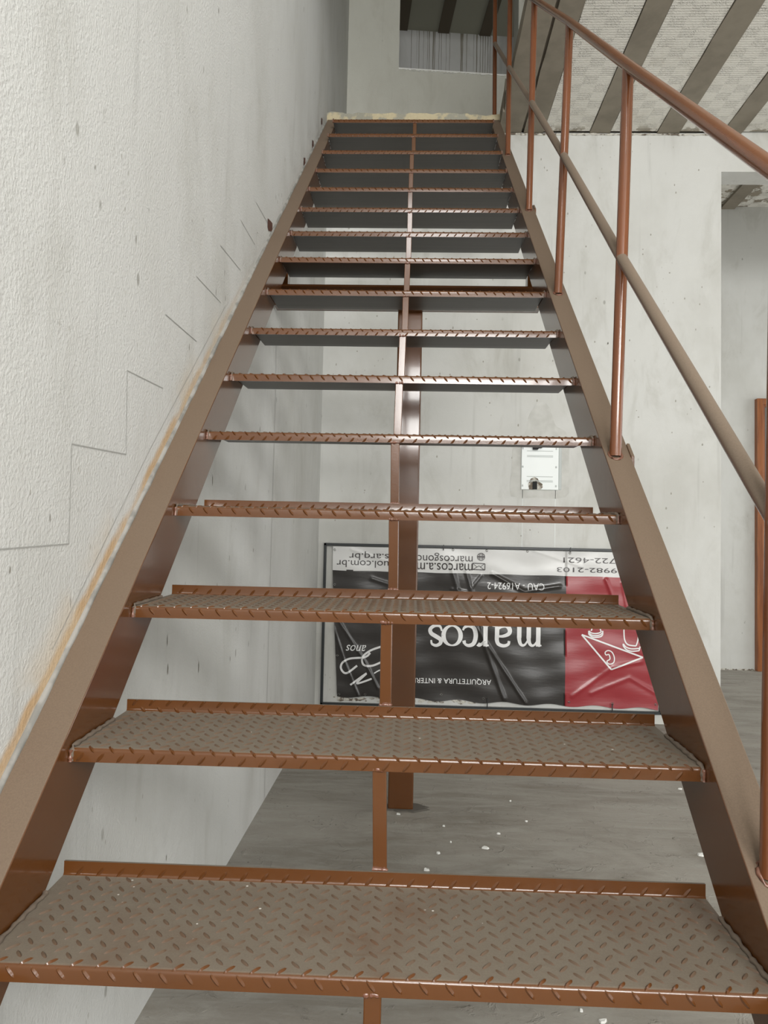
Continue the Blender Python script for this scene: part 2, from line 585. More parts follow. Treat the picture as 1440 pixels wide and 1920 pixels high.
WT = 0.17
u0, u1, zs_, zt_ = 0.430, 1.447, 4.578, 5.74
uw = obj('wall_upper', boxes(((-0.02, 0, ZSLAB - 0.02), (u0, WT, ZU)), ((u1, 0, ZSLAB - 0.02), (2.6, WT, ZU)), ((2.6, 0, 4.16), (6.1, WT, ZU)),
                             ((u0, 0, ZSLAB - 0.02), (u1, WT, zs_)), ((u0, 0, zt_), (u1, WT, ZU)), conv=U), m_upper)
tag(uw, 'upper storey wall with an unglazed window opening', kind='structure')
# chipped sill edge of the unglazed opening
bm = bmesh.new()
for k in range(70):
    u = u0 + (u1 - u0) * (k + 0.5) / 70
    h = random.uniform(0.006, 0.013)
    box(bm, (u - 0.008, -0.004, zs_ - h), (u + 0.008, 0.02, zs_ + 0.003), conv=U)
obj('chipped_sill', bm, m_chip, uw)
bm = bmesh.new()
for k in range(26):
    u = u0 + 0.03 + random.random() * 0.72
    w_ = random.uniform(0.004, 0.018)
    z = zs_ - 0.016 + random.uniform(-0.004, 0.003)
    box(bm, (u - w_, -0.003, z - 0.0018), (u + w_, 0.001, z + 0.0018), conv=U)
obj('chipped_crack', bm, m_patch, uw)


def DU(u, v, z):
    return U(u, v, z, 0.0, 6.68)


dw = obj('wall_beyond', boxes(((-0.35, 0, ZSLAB), (6.0, 0.12, ZU + 0.1)), conv=DU), m_drip)
tag(dw, 'drip-stained grey wall seen through the upper opening', kind='structure')
bm = bmesh.new()
drips = [(0.50, .006, 1), (0.56, .004, .45), (0.585, .007, 1), (0.635, .005, .55), (0.68, .006, 1), (0.70, .01, 1), (0.745, .016, 1), (0.76, .012, 1),
         (0.81, .006, 1), (0.835, .006, 1), (0.89, .005, .8), (0.93, .006, 1), (1.06, .02, 1), (1.075, .012, 1), (1.12, .008, 1),
         (1.20, .005, .5), (1.235, .018, 1), (1.275, .009, 1), (1.305, .01, 1), (1.33, .008, .7), (1.36, .01, .55), (1.385, .006, .9)]
for u, w_, f in drips:
    u = u * 0.93 - 0.02
    w_ *= 0.65
    zt = ZU - 0.002
    zb = ZU - 0.02 - 0.75 * f
    pts = 9
    prev = None
    for k in range(pts + 1):
        z = zt + (zb - zt) * k / pts
        ww = w_ * (1 - 0.45 * k / pts) * random.uniform(0.8, 1.2) * (1.6 if k == 0 else 1)
        c = u + random.uniform(-0.002, 0.002)
        cur = [bm.verts.new(DU(c - ww / 2, -0.0015, z)), bm.verts.new(DU(c + ww / 2, -0.0015, z))]
        if prev:
            bm.faces.new((prev[0], prev[1], cur[1], cur[0]))
        prev = cur
obj('dirt_drips', bm, flat('dried_dirt_runs', (0.17, 0.155, 0.12), 0.8), dw)

uc = obj('ceiling_upper', boxes(((XL, YS, ZU), (XE, 8.0, ZU + 0.15))), m_ufoam)
tag(uc, kind='structure')
for i in range(-1, 8):
    a = 0.345 + i * 0.434
    bm = boxes(((a - 0.06, -1.35, ZU - 0.012), (a + 0.055, 0.0, ZU + 0.02)), conv=DU)
    tag(obj('joist', bm, m_dconc, uc), 'dark concrete joist')

# ------------------------------------------------------------------ marks on the left wall
def onwall(bm, pts, w, x=XL + 0.0012, conv=W):
    """thin drawn line on the left wall through (y, z) points"""
    for (y0, z0), (y1, z1) in zip(pts, pts[1:]):
        d = Vector((y1 - y0, z1 - z0)).normalized()
        nx, nz_ = -d.y * w / 2, d.x * w / 2
        vs4 = [bm.verts.new(conv(x, y0 + nx, z0 + nz_)), bm.verts.new(conv(x, y1 + nx, z1 + nz_)),
               bm.verts.new(conv(x, y1 - nx, z1 - nz_)), bm.verts.new(conv(x, y0 - nx, z0 - nz_))]
        bm.faces.new(vs4)


bm = bmesh.new()
onwall(bm, [(-0.2, 0.52), (0.121, 0.531), (0.347, 0.54)], 0.0022)
onwall(bm, [(0.347, 0.54), (0.344, 0.718)], 0.0014)
onwall(bm, [(0.344, 0.718), (0.604, 0.731)], 0.0022)
onwall(bm, [(0.604, 0.731), (0.593, 0.908)], 0.0016)
onwall(bm, [(0.593, 0.908), (0.826, 0.919)], 0.0022)
onwall(bm, [(0.827, 1.10), (1.096, 1.107)], 0.0024)
onwall(bm, [(1.076, 1.283), (1.349, 1.297)], 0.0024)
onwall(bm, [(1.321, 1.468), (1.593, 1.491)], 0.0024)
onwall(bm, [(1.58, 1.66), (1.82, 1.67)], 0.0020)
onwall(bm, [(1.819, 1.831), (2.065, 1.854)], 0.0024)
onwall(bm, [(0.30, 0.36), (0.75, 0.76), (1.4, 1.30)], 0.0014)
tag(obj('pencil_marks', bm, m_pencil, wl, recalc=False), 'thin pencilled stair layout lines on white render')

bm = bmesh.new()
for k in range(46):
    y = random.uniform(-0.15, 3.2)
    z = y * 0.84 + 0.12 + random.random() ** 1.3 * 1.9
    L = random.uniform(0.004, 0.013)
    w_ = random.uniform(0.002, 0.0045) * (0.7 if y < 0.8 else 1)
    pts = [(0, L), (w_ * .6, L * .2), (w_ * .4, -L * .7), (0, -L), (-w_ * .5, -L * .4), (-w_ * .4, L * .5)]
    try:
        bm.faces.new([bm.verts.new(W(XL + 0.001, y + a, z + b)) for a, b in pts])
    except ValueError:
        pass
for k in range(26):
    y = random.uniform(0.9, 3.8)
    z = min(y * 0.84 - 0.25, 3.0) - random.random() * 1.2
    z = max(z, ZF + 0.1)
    L = random.uniform(0.006, 0.018)
    w_ = random.uniform(0.003, 0.007)
    pts = [(0, L), (w_ * .6, L * .2), (w_ * .4, -L * .7), (0, -L), (-w_ * .5, -L * .4), (-w_ * .4, L * .5)]
    bm.faces.new([bm.verts.new(W(XL + 0.001, y + a, z + b)) for a, b in pts])
tag(obj('dirt_specks', bm, flat('ingrained_dirt', (0.24, 0.225, 0.19), 0.9), wl, recalc=False), 'small dark dirt specks in the white render')
bm = bmesh.new()
onwall(bm, [(2.31, 1.50), (2.335, 1.2), (2.33, 0.3), (2.34, ZF)], 0.0035)
obj('hairline_crack', bm, m_pencil, wl, recalc=False)
# fixing plates of the stringer, showing through the render
bm = bmesh.new()
for y, z, a, b in ((2.10, 1.860, 0.055, 0.032), (2.99, 2.585, 0.03, 0.035), (3.29, 2.845, 0.03, 0.03), (3.657, 3.187, 0.03, 0.03)):
    pts = [(-a, -b * .8), (-a * .5, -b), (a * .2, -b * .5), (a, -b * .1), (a * .8, b), (-a * .3, b * .6), (-a, b * .3)]
    bm.faces.new([bm.verts.new(W(XL + 0.002, y + p, z + q)) for p, q in pts])
tag(obj('fixing_plates', bm, m_rust, wl, recalc=False), 'dark red steel fixing plates set in the render')
# sealant between stringer and wall
bm = bmesh.new()
pts = []
for i in range(180):
    y = -0.65 + 4.5 * i / 179
    pts.append(W(XL + 0.001, y, 0.84 * y + 0.053 + 0.001 + random.uniform(-0.0012, 0.0012)))
path_tube(bm, pts, 0.0062, 6, 0.15)
tag(obj('sealant_bead', bm, m_caulk, wl, smooth=60), 'grey sealant along the stringer')

# ------------------------------------------------------------------ door frame on the far wall
dr = tag(empty('door_1', W(4.2, 6.49, ZF)), 'wooden door frame on the far wall, at the right edge', kind='structure')
bm = boxes(((3.833, 6.44, ZF), (3.893, 6.50, 2.05)), ((4.62, 6.44, ZF), (4.68, 6.50, 2.05)), ((3.893, 6.44, 1.99), (4.62, 6.50, 2.05)))
bevel(obj('door_frame', bm, m_wood, dr), 0.003)
bm = boxes(((3.893, 6.455, ZF), (3.912, 6.50, 1.99)), ((3.912, 6.455, 1.97), (4.62, 6.50, 1.99)))
bevel(obj('door_stop', bm, m_wood, dr), 0.002)
obj('opening_panel', boxes(((3.912, 6.47, ZF + 0.01), (4.62, 6.495, 1.97))), m_dark, dr)  # dark panel put in for the darkness of the door opening
# crumbled plaster foot of the far wall
bm = bmesh.new()
for k in range(46):
    x = XO + 0.05 + (3.8 - XO) * k / 46
    blob(bm, W(x + random.uniform(-.01, .01), 6.497, ZF + 0.002), 0.013 * random.uniform(0.5, 1.4), 1, (1.3, 0.7, 0.8), 0.3)
tag(obj('plaster_crumbs', bm, m_base_dirt, fwall), 'crumbled plaster along the foot of the wall')

# ------------------------------------------------------------------ the staircase
ST = tag(empty('staircase', W(0.5, -0.6, ZF)), 'brown steel open-riser staircase of chequer-plate treads with a tubular handrail', 'staircase')
KS = 0.84
TOPO, BOTO = 0.053, -0.122
TY = [-.02, .23, .486, .733, .98, 1.22, 1.475, 1.722, 1.966, 2.215, 2.465, 2.71, 2.955, 3.18, 3.42, 3.66]
TZ = [0.0112, 0.2154, 0.4222, 0.6303, 0.8394, 1.0469, 1.257, 1.4695, 1.6817, 1.8902, 2.107, 2.3191, 2.5364, 2.7542, 2.9822, 3.2045]
TH = 0.0045
TD, TL = 0.243, 0.0075


def stringer(xin, xout, label):
    s = 1 if xout > xin else -1
    tw = 0.006
    th = 0.010
    # C section given as (x, vertical offset)
    sec = [(xin, TOPO), (xout, TOPO), (xout, TOPO - th), (xin + s * tw, TOPO - th),
           (xin + s * tw, BOTO + th), (xout, BOTO + th), (xout, BOTO), (xin, BOTO)]
    bm = bmesh.new()
    NSEG = 1
    A = [bm.verts.new(W(x, (ZF - o) / KS, ZF)) for x, o in sec]
    B = [bm.verts.new(W(x, 3.93, KS * 3.93 + o)) for x, o in sec]
    n_ = len(sec)
    for k in range(n_):
        bm.faces.new((A[k], A[(k + 1) % n_], B[(k + 1) % n_], B[k]))
    bm.faces.new(A)
    bm.faces.new(B[::-1])
    o = obj('stringer', bm, m_paint, ST)
    o['label'] = label
    bevel(o, 0.0022, 3)
    return o


sl = stringer(-0.0015, -0.0655, 'sloping brown steel channel along the white wall')
sr = stringer(1.0015, 1.0625, 'sloping brown steel channel carrying the handrail posts')
# joint tabs on the outer edge of the right stringer
for y in (0.880, 2.43):
    bm = bmesh.new()
    z = KS * y + TOPO
    for (dx, dy) in ((0, 0),):
        vs_ = [bm.verts.new(W(x, y + a, KS * (y + a) + TOPO + b)) for x in (1.0615, 1.0705) for a in (-0.022, 0.022) for b in (-0.035, 0.004)]
        for f in ((0, 1, 3, 2), (4, 6, 7, 5), (0, 4, 5, 1), (2, 3, 7, 6), (0, 2, 6, 4), (1, 5, 7, 3)):
            bm.faces.new([vs_[i] for i in f])
    bevel(obj('joint_tab', bm, m_paint, sr), 0.002)


def profile():
    """outer face of a folded tread from the bottom of the nose to the top of the back upstand: (y, z, ny, nz)"""
    R = 0.0065
    pts = [(0, -0.0225, -1, 0), (0, -0.015, -1, 0)]
    for k in range(6):
        a = math.pi / 2 * k / 5
        pts.append((R - R * math.cos(a), -R + R * math.sin(a), -math.cos(a), math.sin(a)))
    R2 = 0.005
    zb = TL
    for k in range(1, 6):
        f = k / 6
        pts.append((R + (TD - R - R2) * f, zb * f, -TL / TD, 1))
    for k in range(5):
        a = math.pi / 2 * k / 4
        pts.append((TD - R2 + R2 * math.sin(a), zb + R2 - R2 * math.cos(a), -math.sin(a), math.cos(a)))
    pts.append((TD, zb + 0.0215, -1, 0))
    return pts


def at_s(prof, cum, s):
    for k in range(len(prof) - 1):
        if s <= cum[k + 1] or k == len(prof) - 2:
            f = (s - cum[k]) / max(cum[k + 1] - cum[k], 1e-9)
            a, b = prof[k], prof[k + 1]
            r = [a[i] + (b[i] - a[i]) * f for i in range(4)]
            L = math.hypot(r[2], r[3]) or 1
            return r[0], r[1], r[2] / L, r[3] / L


def tread_mesh(name, px, ps, flip, seed):
    rnd = random.Random(seed)
    prof = profile()
    cum = [0]
    for a, b in zip(prof, prof[1:]):
        cum.append(cum[-1] + math.hypot(b[0] - a[0], b[1] - a[1]))
    total = cum[-1]
    bm = bmesh.new()
    loops = []
    NX = 24
    for k in range(NX + 1):
        x = k / NX
        out = [bm.verts.new((x * S, y * S, z * S)) for y, z, _, _ in prof]
        inn = [bm.verts.new((x * S, (y - ny * TH) * S, (z - nz_ * TH) * S)) for y, z, ny, nz_ in prof]
        loops.append((out, inn))
    for (o0, i0), (o1, i1) in zip(loops, loops[1:]):
        for k in range(len(prof) - 1):
            bm.faces.new((o0[k], o1[k], o1[k + 1], o0[k + 1]))
            f = bm.faces.new((i0[k + 1], i1[k + 1], i1[k], i0[k]))
            f.material_index = 1
        bm.faces.new((i0[0], i1[0], o1[0], o0[0]))
        bm.faces.new((o0[-1], o1[-1], i1[-1], i0[-1]))
    for o_, i_ in (loops[0], loops[-1]):
        for k in range(len(prof) - 1):
            bm.faces.new((o_[k], o_[k + 1], i_[k + 1], i_[k]))
    bmesh.ops.recalc_face_normals(bm, faces=bm.faces)
    # raised lozenges of the chequer pattern
    PX, PS = 0.0326, 0.0150
    row = 0
    s = ps
    while s < total - 0.004:
        if s > 0.004:
            par = (row + flip) % 2
            ang = math.radians(50 if par else -50)
            if flip > 1:
                ang = -ang
            x = px + PX * (0, 0.5)[row % 2]
            while x < 0.99:
                if x > 0.012:
                    L, Wd, H = 0.0100, 0.0033, 0.0023
                    grid = []
                    NU, NV = 6, 2
                    for a in range(NU + 1):
                        u = -1 + 2 * a / NU
                        rw = []
                        for b in range(NV + 1):
                            v = -1 + b
                            wloc = Wd * (1 - abs(u) ** 2.4) ** 0.7
                            lx = u * L * math.cos(ang) - v * wloc * math.sin(ang)
                            ls = u * L * math.sin(ang) + v * wloc * math.cos(ang)
                            h = H * (1 - u ** 4) if b == 1 else -0.0004
                            ss = min(max(s + ls, 0.0005), total - 0.0005)
                            y, z, ny, nz_ = at_s(prof, cum, ss)
                            rw.append(bm.verts.new(((x + lx) * S, (y + ny * h) * S, (z + nz_ * h) * S)))
                        grid.append(rw)
                    for a in range(NU):
                        for b in range(NV):
                            q = (grid[a][b], grid[a + 1][b], grid[a + 1][b + 1], grid[a][b + 1])
                            f = bm.faces.new(q)
                            f.smooth = True
                            if 0.030 < s < total - 0.022:
                                f.material_index = 2
                x += PX
        s += PS
        row += 1
    me = bpy.data.meshes.new(name)
    bm.to_mesh(me)
    bm.free()
    me.materials.append(m_plate)
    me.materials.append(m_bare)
    me.materials.append(m_lozenge)
    me.shade_smooth()
    me.set_sharp_from_angle(angle=math.radians(50))
    return me


variants = [tread_mesh('tread', 0.010, 0.0125, 0, 1), tread_mesh('tread', 0.021, 0.0045, 1, 2),
            tread_mesh('tread', 0.004, 0.0130, 3, 3), tread_mesh('tread', 0.016, 0.0075, 2, 4)]
order = [0, 3, 2, 2, 1, 0, 1, 2, 0, 3, 1, 2, 0, 1, 3, 2]
base0 = worldloc(ST)
for i in range(16):
    tr = link('tread', variants[order[i]], ST, W(0, TY[i], TZ[i]) - base0)
    if i == 0:
        tr['label'] = 'lowest tread in view, dusty chequer plate with worn centre'
    # weld beads where the plate meets the two stringers
    yend = (TZ[i] - BOTO) / KS            # where the stringer's lower edge passes this level
    yend = min(yend, TY[i] + TD)
    for xe, sg in ((0.0, 1), (1.0, -1)):
        bm = bmesh.new()
        p = []
        for k in range(5):
            p.append(W(xe + sg * 0.002, TY[i] + 0.001, TZ[i] - 0.021 + 0.018 * k / 4))
        nn = 22
        for k in range(nn):
            yy = TY[i] + 0.004 + (yend - TY[i] - 0.004) * k / (nn - 1)
            p.append(W(xe + sg * (0.003 + 0.001 * math.sin(k * 1.7)), yy, TZ[i] + TL * (yy - TY[i]) / TD + 0.002))
        path_tube(bm, p, 0.0034, 7, 0.35)
        obj('weld_bead', bm, m_wdust, tr, smooth=70)
        bm = bmesh.new()
        path_tube(bm, [W(xe + sg * 0.001, TY[i] - 0.0015, TZ[i] - 0.022 + 0.019 * k / 7) for k in range(8)], 0.0028, 7, 0.4)
        obj('nose_weld', bm, m_weld, tr, smooth=70)

# struts between the treads
SX = [(0.501, 0.500), (.495, .499), (.494, .495), (.498, .500), (.492, .494), (.495, .492), (.498, .495), (.502, .501), (.503, .501),
      (.504, .504), (.504, .504), (.501, .501), (.501, .500), (.501, .501), (.508, .510), (.511, .513)]
for i in range(16):
    xt, xb = SX[i]
    y0 = TY[i] + 0.004
    zt = TZ[i] - 0.0225
    zb = (TZ[i - 1] + TL + 0.0215) if i else ZF
    if i == 0:
        zb = ZF
    hw = 0.0112
    bm = bmesh.new()
    vs_ = []
    for (xc, z) in ((xb, zb), (xt, zt)):
        for dx, dy in ((-hw, 0), (hw, 0), (hw, 0.02), (-hw, 0.02)):
            vs_.append(bm.verts.new(W(xc + dx, y0 + dy, z)))
    for f in ((0, 1, 5, 4), (1, 2, 6, 5), (2, 3, 7, 6), (3, 0, 4, 7), (3, 2, 1, 0), (4, 5, 6, 7)):
        bm.faces.new([vs_[k] for k in f])
    rb = bevel(obj('riser_bar', bm, m_paint, ST), 0.0015)
    for (xc, z) in ((xt, zt + 0.002), (xb, zb)):
        if z <= ZF + 0.01:
            continue
        bm = bmesh.new()
        path_tube(bm, [W(xc - hw - 0.001 + (2 * hw + 0.002) * k / 9, y0 - 0.001, z + random.uniform(-0.001, 0.001)) for k in range(10)], 0.0033, 7, 0.4)
        obj('weld_bead', bm, m_weld, rb, smooth=70)

# cross beam and column carrying the middle of the flight
bm = bmesh.new()
for a, b in (((-0.062, 2.264, 1.56), (1.062, 2.270, 1.65)), ((-0.062, 2.19, 1.642), (1.062, 2.264, 1.65)), ((-0.062, 2.19, 1.56), (1.062, 2.264, 1.568))):
    box(bm, a, b)
bevel(obj('cross_beam', bm, m_paint, ST), 0.002)
for xa_ in (-0.06, 1.006):
    obj('beam_seat', boxes(((xa_, 2.20, 1.648), (xa_ + 0.054, 2.26, 1.73))), m_paint, ST)
bm = boxes(((0.463, 2.272, ZF), (0.569, 2.37, 1.65)))
col = bevel(obj('column', bm, m_paint, ST), 0.006, 4)
col['label'] = 'glossy brown square steel column under the middle of the flight'
bm = bmesh.new()
nn = 26
ring = []
for k in range(nn):
    a = 2 * math.pi * k / nn
    ring.append((0.535 + 0.10 * math.cos(a) * random.uniform(0.85, 1.1), 2.30 + 0.062 * math.sin(a) * random.uniform(0.8, 1.1)))
lo = [bm.verts.new(W(x, y, ZF + 0.0005)) for x, y in ring]
hi = [bm.verts.new(W(0.52 + (x - 0.52) * 0.9, 2.32 + (y - 2.32) * 0.9, ZF + 0.004)) for x, y in ring]
bm.faces.new(hi)
for k in range(nn):
    bm.faces.new((lo[k], lo[(k + 1) % nn], hi[(k + 1) % nn], hi[k]))
obj('mortar_collar', bm, flat('dark_mortar', (0.11, 0.10, 0.085), 0.9), col)

# handrail: leaning posts, top rail, middle rail
PY = [-0.70, 0.075, 0.865, 1.65, 2.40, 3.20, 4.00]
RR = 0.0132


def zmid(y):
    return 0.595 + 0.846 * (y - 0.075)


def ztop(y):
    return 1.078 + 0.845 * (y - 0.075)


def xat(y, f):
    return 1.029 + 0.022 * f


for k, y in enumerate(PY):
    zb = max(KS * y + TOPO, ZF)
    if k == 6:
        zb = ZSLAB - 0.01
    bm = bmesh.new()
    lean = [0.02, 0.016, 0.024, 0.030, 0.013, 0.0, -0.01][k]
    xb = [1.031, 1.030, 1.026, 1.031, 1.037, 1.034, 1.037][k]
    xt = xb + lean
    tube(bm, (xb, y, zb - 0.002), (xt, y, ztop(y)), RR + 0.001, 28)
    po = obj('rail_post', bm, m_rail, ST, smooth=40)
    bm = bmesh.new()
    n_ = 16
    path = []
    for q in range(n_ + 1):
        a = 2 * math.pi * q / n_
        yy = y + (RR + 0.002) * math.sin(a)
        path.append(W(xb + (RR + 0.002) * math.cos(a), yy, (KS * yy + TOPO if k < 6 else zb) + 0.001))
    if k:
        path_tube(bm, path, 0.003, 6, 0.3)
        obj('weld_ring', bm, m_weld, po, smooth=70)
    else:
        bm.free()
    PY[k] = (y, xb, xt)


def railx(y, f):
    # x of the rail line between neighbouring posts; f is its share of the post height
    for (ya, xa, ta), (yb, xb, tb) in zip(PY, PY[1:]):
        if ya <= y <= yb:
            g = (y - ya) / (yb - ya)
            return (xa + (ta - xa) * f) * (1 - g) + (xb + (tb - xb) * f) * g
    return 1.04


def rail(name, zf, f, r, mat, label):
    bm = bmesh.new()
    pts = [W(railx(p[0], f), p[0], zf(p[0])) for p in PY]
    n_ = 28
    rings = []
    for i, p in enumerate(pts):
        ax = (pts[min(i + 1, len(pts) - 1)] - pts[max(i - 1, 0)]).normalized()
        u = Vector((1, 0, 0))
        u = (u - ax * u.dot(ax)).normalized()
        v = ax.cross(u)
        rings.append([bm.verts.new(p + (u * math.cos(2 * math.pi * q / n_) + v * math.sin(2 * math.pi * q / n_)) * r * S) for q in range(n_)])
    for a, b in zip(rings, rings[1:]):
        for q in range(n_):
            bm.faces.new((a[q], a[(q + 1) % n_], b[(q + 1) % n_], b[q]))
    bm.faces.new(rings[0])
    bm.faces.new(rings[-1][::-1])
    o = obj(name, bm, mat, ST, smooth=40)
    o['label'] = label
    return o


rail('handrail', ztop, 1.0, 0.0142, m_rail, 'round brown steel top handrail')
rail('middle_rail', zmid, 0.47, 0.0132, m_mid, 'dusty round middle rail')

# ------------------------------------------------------------------ advertising banner in a black frame
def BP(px, py):
    """banner survey sheet to wall coordinates"""
    dx = px - 608
    return (px - 617) / 287.6, 0.566 - (py - 1018 - 0.0164 * dx) / (288 + 0.012 * dx)


def seg(p, a, b):
    ax, az = a
    bx, bz = b
    dx, dz = bx - ax, bz - az
    t_ = max(0, min(1, ((p[0] - ax) * dx + (p[1] - az) * dz) / (dx * dx + dz * dz)))
    return math.hypot(p[0] - ax - t_ * dx, p[1] - az - t_ * dz), t_


RIDGES = [([(845, 1050), (862, 1110), (906, 1192), (950, 1310)], .020, .020), ([(872, 1055), (912, 1200), (990, 1318)], .016, .016),
          ([(628, 1170), (652, 1240), (680, 1305)], .014, .012), ([(640, 1165), (690, 1240), (716, 1290)], .013, .014),
          ([(925, 1075), (985, 1108), (1050, 1098)], .020, .018), ([(905, 1078), (880, 1110), (850, 1104)], .012, .012),
          ([(700, 1085), (760, 1105)], .010, .02), ([(1135, 1085), (1160, 1150)], .02, .016), ([(1075, 1305), (1150, 1250), (1200, 1240)], .012, .02),
          ([(1165, 1090), (1178, 1160)], .012, .012), ([(660, 1030), (750, 1060)], .006, .014), ([(1000, 1030), (1090, 1060)], .006, .014),
          ([(1110, 1300), (1180, 1270), (1230, 1300)], .01, .02)]
RIDGES = [([BP(*q) for q in pts], h * 0.5, w * 0.58) for pts, h, w in RIDGES]


def lift(x, z):
    """distance of the sheet from the wall, in survey units"""
    h = 0.016 + 0.004 * math.sin(x * 7 + z * 3) + 0.003 * math.sin(z * 11 - x * 5) + 0.002 * math.sin(x * 19 + z * 13) + 0.0012 * math.sin(z * 47 + 2 * math.sin(x * 6))
    for pts, hh, w in RIDGES:
        d = min(seg((x, z), a, b)[0] for a, b in zip(pts, pts[1:]))
        h += hh * math.exp(-(d / w) ** 2)
    return h


def edge_l(z):
    f = (0.56 - z) / 1.0
    return 0.029 + 0.062 * max(0, f - 0.15) ** 1.1


def edge_b(x):
    return -0.425 - 0.028 * x / 2.1 + 0.008 * math.cos(x * 2 * math.pi / 0.29)


BN = tag(empty('banner', W(1.05, YB - 0.02, ZF + 0.02)),
         'upside-down black, red and white advertising banner leaning in a black frame against the back wall', 'banner')
FX0, FX1, FZ0, FZ1 = -0.030, 2.165, -0.485, 0.566
fr = 0.017
bm = bmesh.new()
for a, b in (((FX0, YB - 0.028, FZ1 - fr), (FX1, YB - 0.004, FZ1)), ((FX0, YB - 0.028, FZ0), (FX1, YB - 0.004, FZ0 + fr)),
             ((FX0, YB - 0.028, FZ0), (FX0 + fr, YB - 0.004, FZ1)), ((FX1 - fr, YB - 0.028, FZ0), (FX1, YB - 0.004, FZ1)),
             ((FX0 + 0.1, YB - 0.028, ZF), (FX0 + 0.117, YB - 0.004, FZ0)), ((FX1 - 0.117, YB - 0.028, ZF), (FX1 - 0.1, YB - 0.004, FZ0))):
    box(bm, a, b)
bevel(obj('frame', bm, m_frame, BN), 0.002)
bm = bmesh.new()
NXB, NZB = 280, 130
grid = []
zband = lambda x: BP(617 + x * 287.6, 1068.5 + 0.0225 * (x * 287.6))[1]
XR0 = 1.548
cols = sorted(set([k / NXB for k in range(NXB + 1)]))
for b in range(NZB + 1):
    row = []
    for a in cols:
        zt = 0.545
        v = b / NZB
        z0 = zt + (edge_b(a * 2.1) - zt) * v
        x0 = edge_l(z0)
        x = x0 + (2.14 - x0) * a
        if abs(x - XR0) < 0.0052:
            x = XR0
        z = zt + (edge_b(x) - zt) * v
        row.append(bm.verts.new(W(x, YB - lift(x, z), z)))
    grid.append(row)
sheet_mats = [m_bwhite, m_bblack, m_bred]
for b in range(NZB):
    for a in range(len(cols) - 1):
        q = (grid[b][a], grid[b][a + 1], grid[b + 1][a + 1], grid[b + 1][a])
        f = bm.faces.new(q)
        c = sum((v.co for v in q), Vector()) / 4
        x, z = c.x / S, c.z / S + ZF
        f.material_index = 0 if z > zband(x) else (2 if x > XR0 else 1)
        f.smooth = True
sheet = obj('banner_sheet', bm, sheet_mats, BN, recalc=False)
sheet['label'] = 'creased glossy vinyl sheet, white, black and crimson'
me = sheet.data


def conform(bm):
    """cut flat lettering into narrow strips and drape it over the creases"""
    xs = [v.co.x for v in bm.verts]
    zs = [v.co.z for v in bm.verts]
    for ax, lo_, hi_ in ((0, min(xs), max(xs)), (2, min(zs), max(zs))):
        c = lo_ + 0.012
        while c < hi_:
            co = Vector((0, 0, 0))
            co[ax] = c
            no = Vector((0, 0, 0))
            no[ax] = 1
            bmesh.ops.bisect_plane(bm, geom=bm.verts[:] + bm.edges[:] + bm.faces[:], plane_co=co, plane_no=no, dist=1e-6)
            c += 0.012
    for v in bm.verts:
        x, z = v.co.x, v.co.z
        v.co = W(x, YB - lift(x, z) - 0.0022, z)


def text_bm(body, x0, x1, z0, z1, shear=0.0, bold=0.0):
    """upside-down lettering filling the wall rectangle; the first letter starts at x1"""
    cu = bpy.data.curves.new('lettering', 'FONT')
    cu.body = body
    cu.size = 1
    cu.shear = shear
    cu.offset = bold
    cu.resolution_u = 4
    to = bpy.data.objects.new('lettering', cu)
    C.objects.link(to)
    dg = bpy.context.evaluated_depsgraph_get()
    dg.update()
    me_ = bpy.data.meshes.new_from_object(to.evaluated_get(dg))
    bpy.data.objects.remove(to)
    bm = bmesh.new()
    bm.from_mesh(me_)
    bpy.data.meshes.remove(me_)
    xs = [v.co.x for v in bm.verts]
    ys = [v.co.y for v in bm.verts]
    ax, bx, ay, by = min(xs), max(xs), min(ys), max(ys)
    for v in bm.verts:
        fx = (v.co.x - ax) / (bx - ax)
        fy = (v.co.y - ay) / (by - ay)
        v.co = Vector((x1 - fx * (x1 - x0), 0, z1 - fy * (z1 - z0)))
    return bm


def words(body, pa, pb, mat, name='lettering', label=None, **kw):
    (xa, za), (xb, zb) = BP(*pa), BP(*pb)
    bm = text_bm(body, min(xa, xb), max(xa, xb), min(za, zb), max(za, zb), **kw)
    # follow the slight slope of the sheet in the survey
    conform(bm)
    o = obj(name, bm, mat, sheet, recalc=False)
    o['label'] = label or ('printed text reading ' + body)
    return o


def ribbon(bm, pts, w):
    """constant or varying width stroke in wall coordinates (x, z)"""
    n_ = len(pts)
    ws = w if isinstance(w, (list, tuple)) else [w] * n_
    prev = None
    for i, p in enumerate(pts):
        a = pts[max(i - 1, 0)]
        b = pts[min(i + 1, n_ - 1)]
        dx, dz = b[0] - a[0], b[1] - a[1]
        L = math.hypot(dx, dz) or 1
        nx, nz_ = -dz / L * ws[i] / 2, dx / L * ws[i] / 2
        cur = (bm.verts.new(Vector((p[0] + nx, 0, p[1] + nz_))), bm.verts.new(Vector((p[0] - nx, 0, p[1] - nz_))))
        if prev:
            bm.faces.new((prev[0], prev[1], cur[1], cur[0]))
        prev = cur


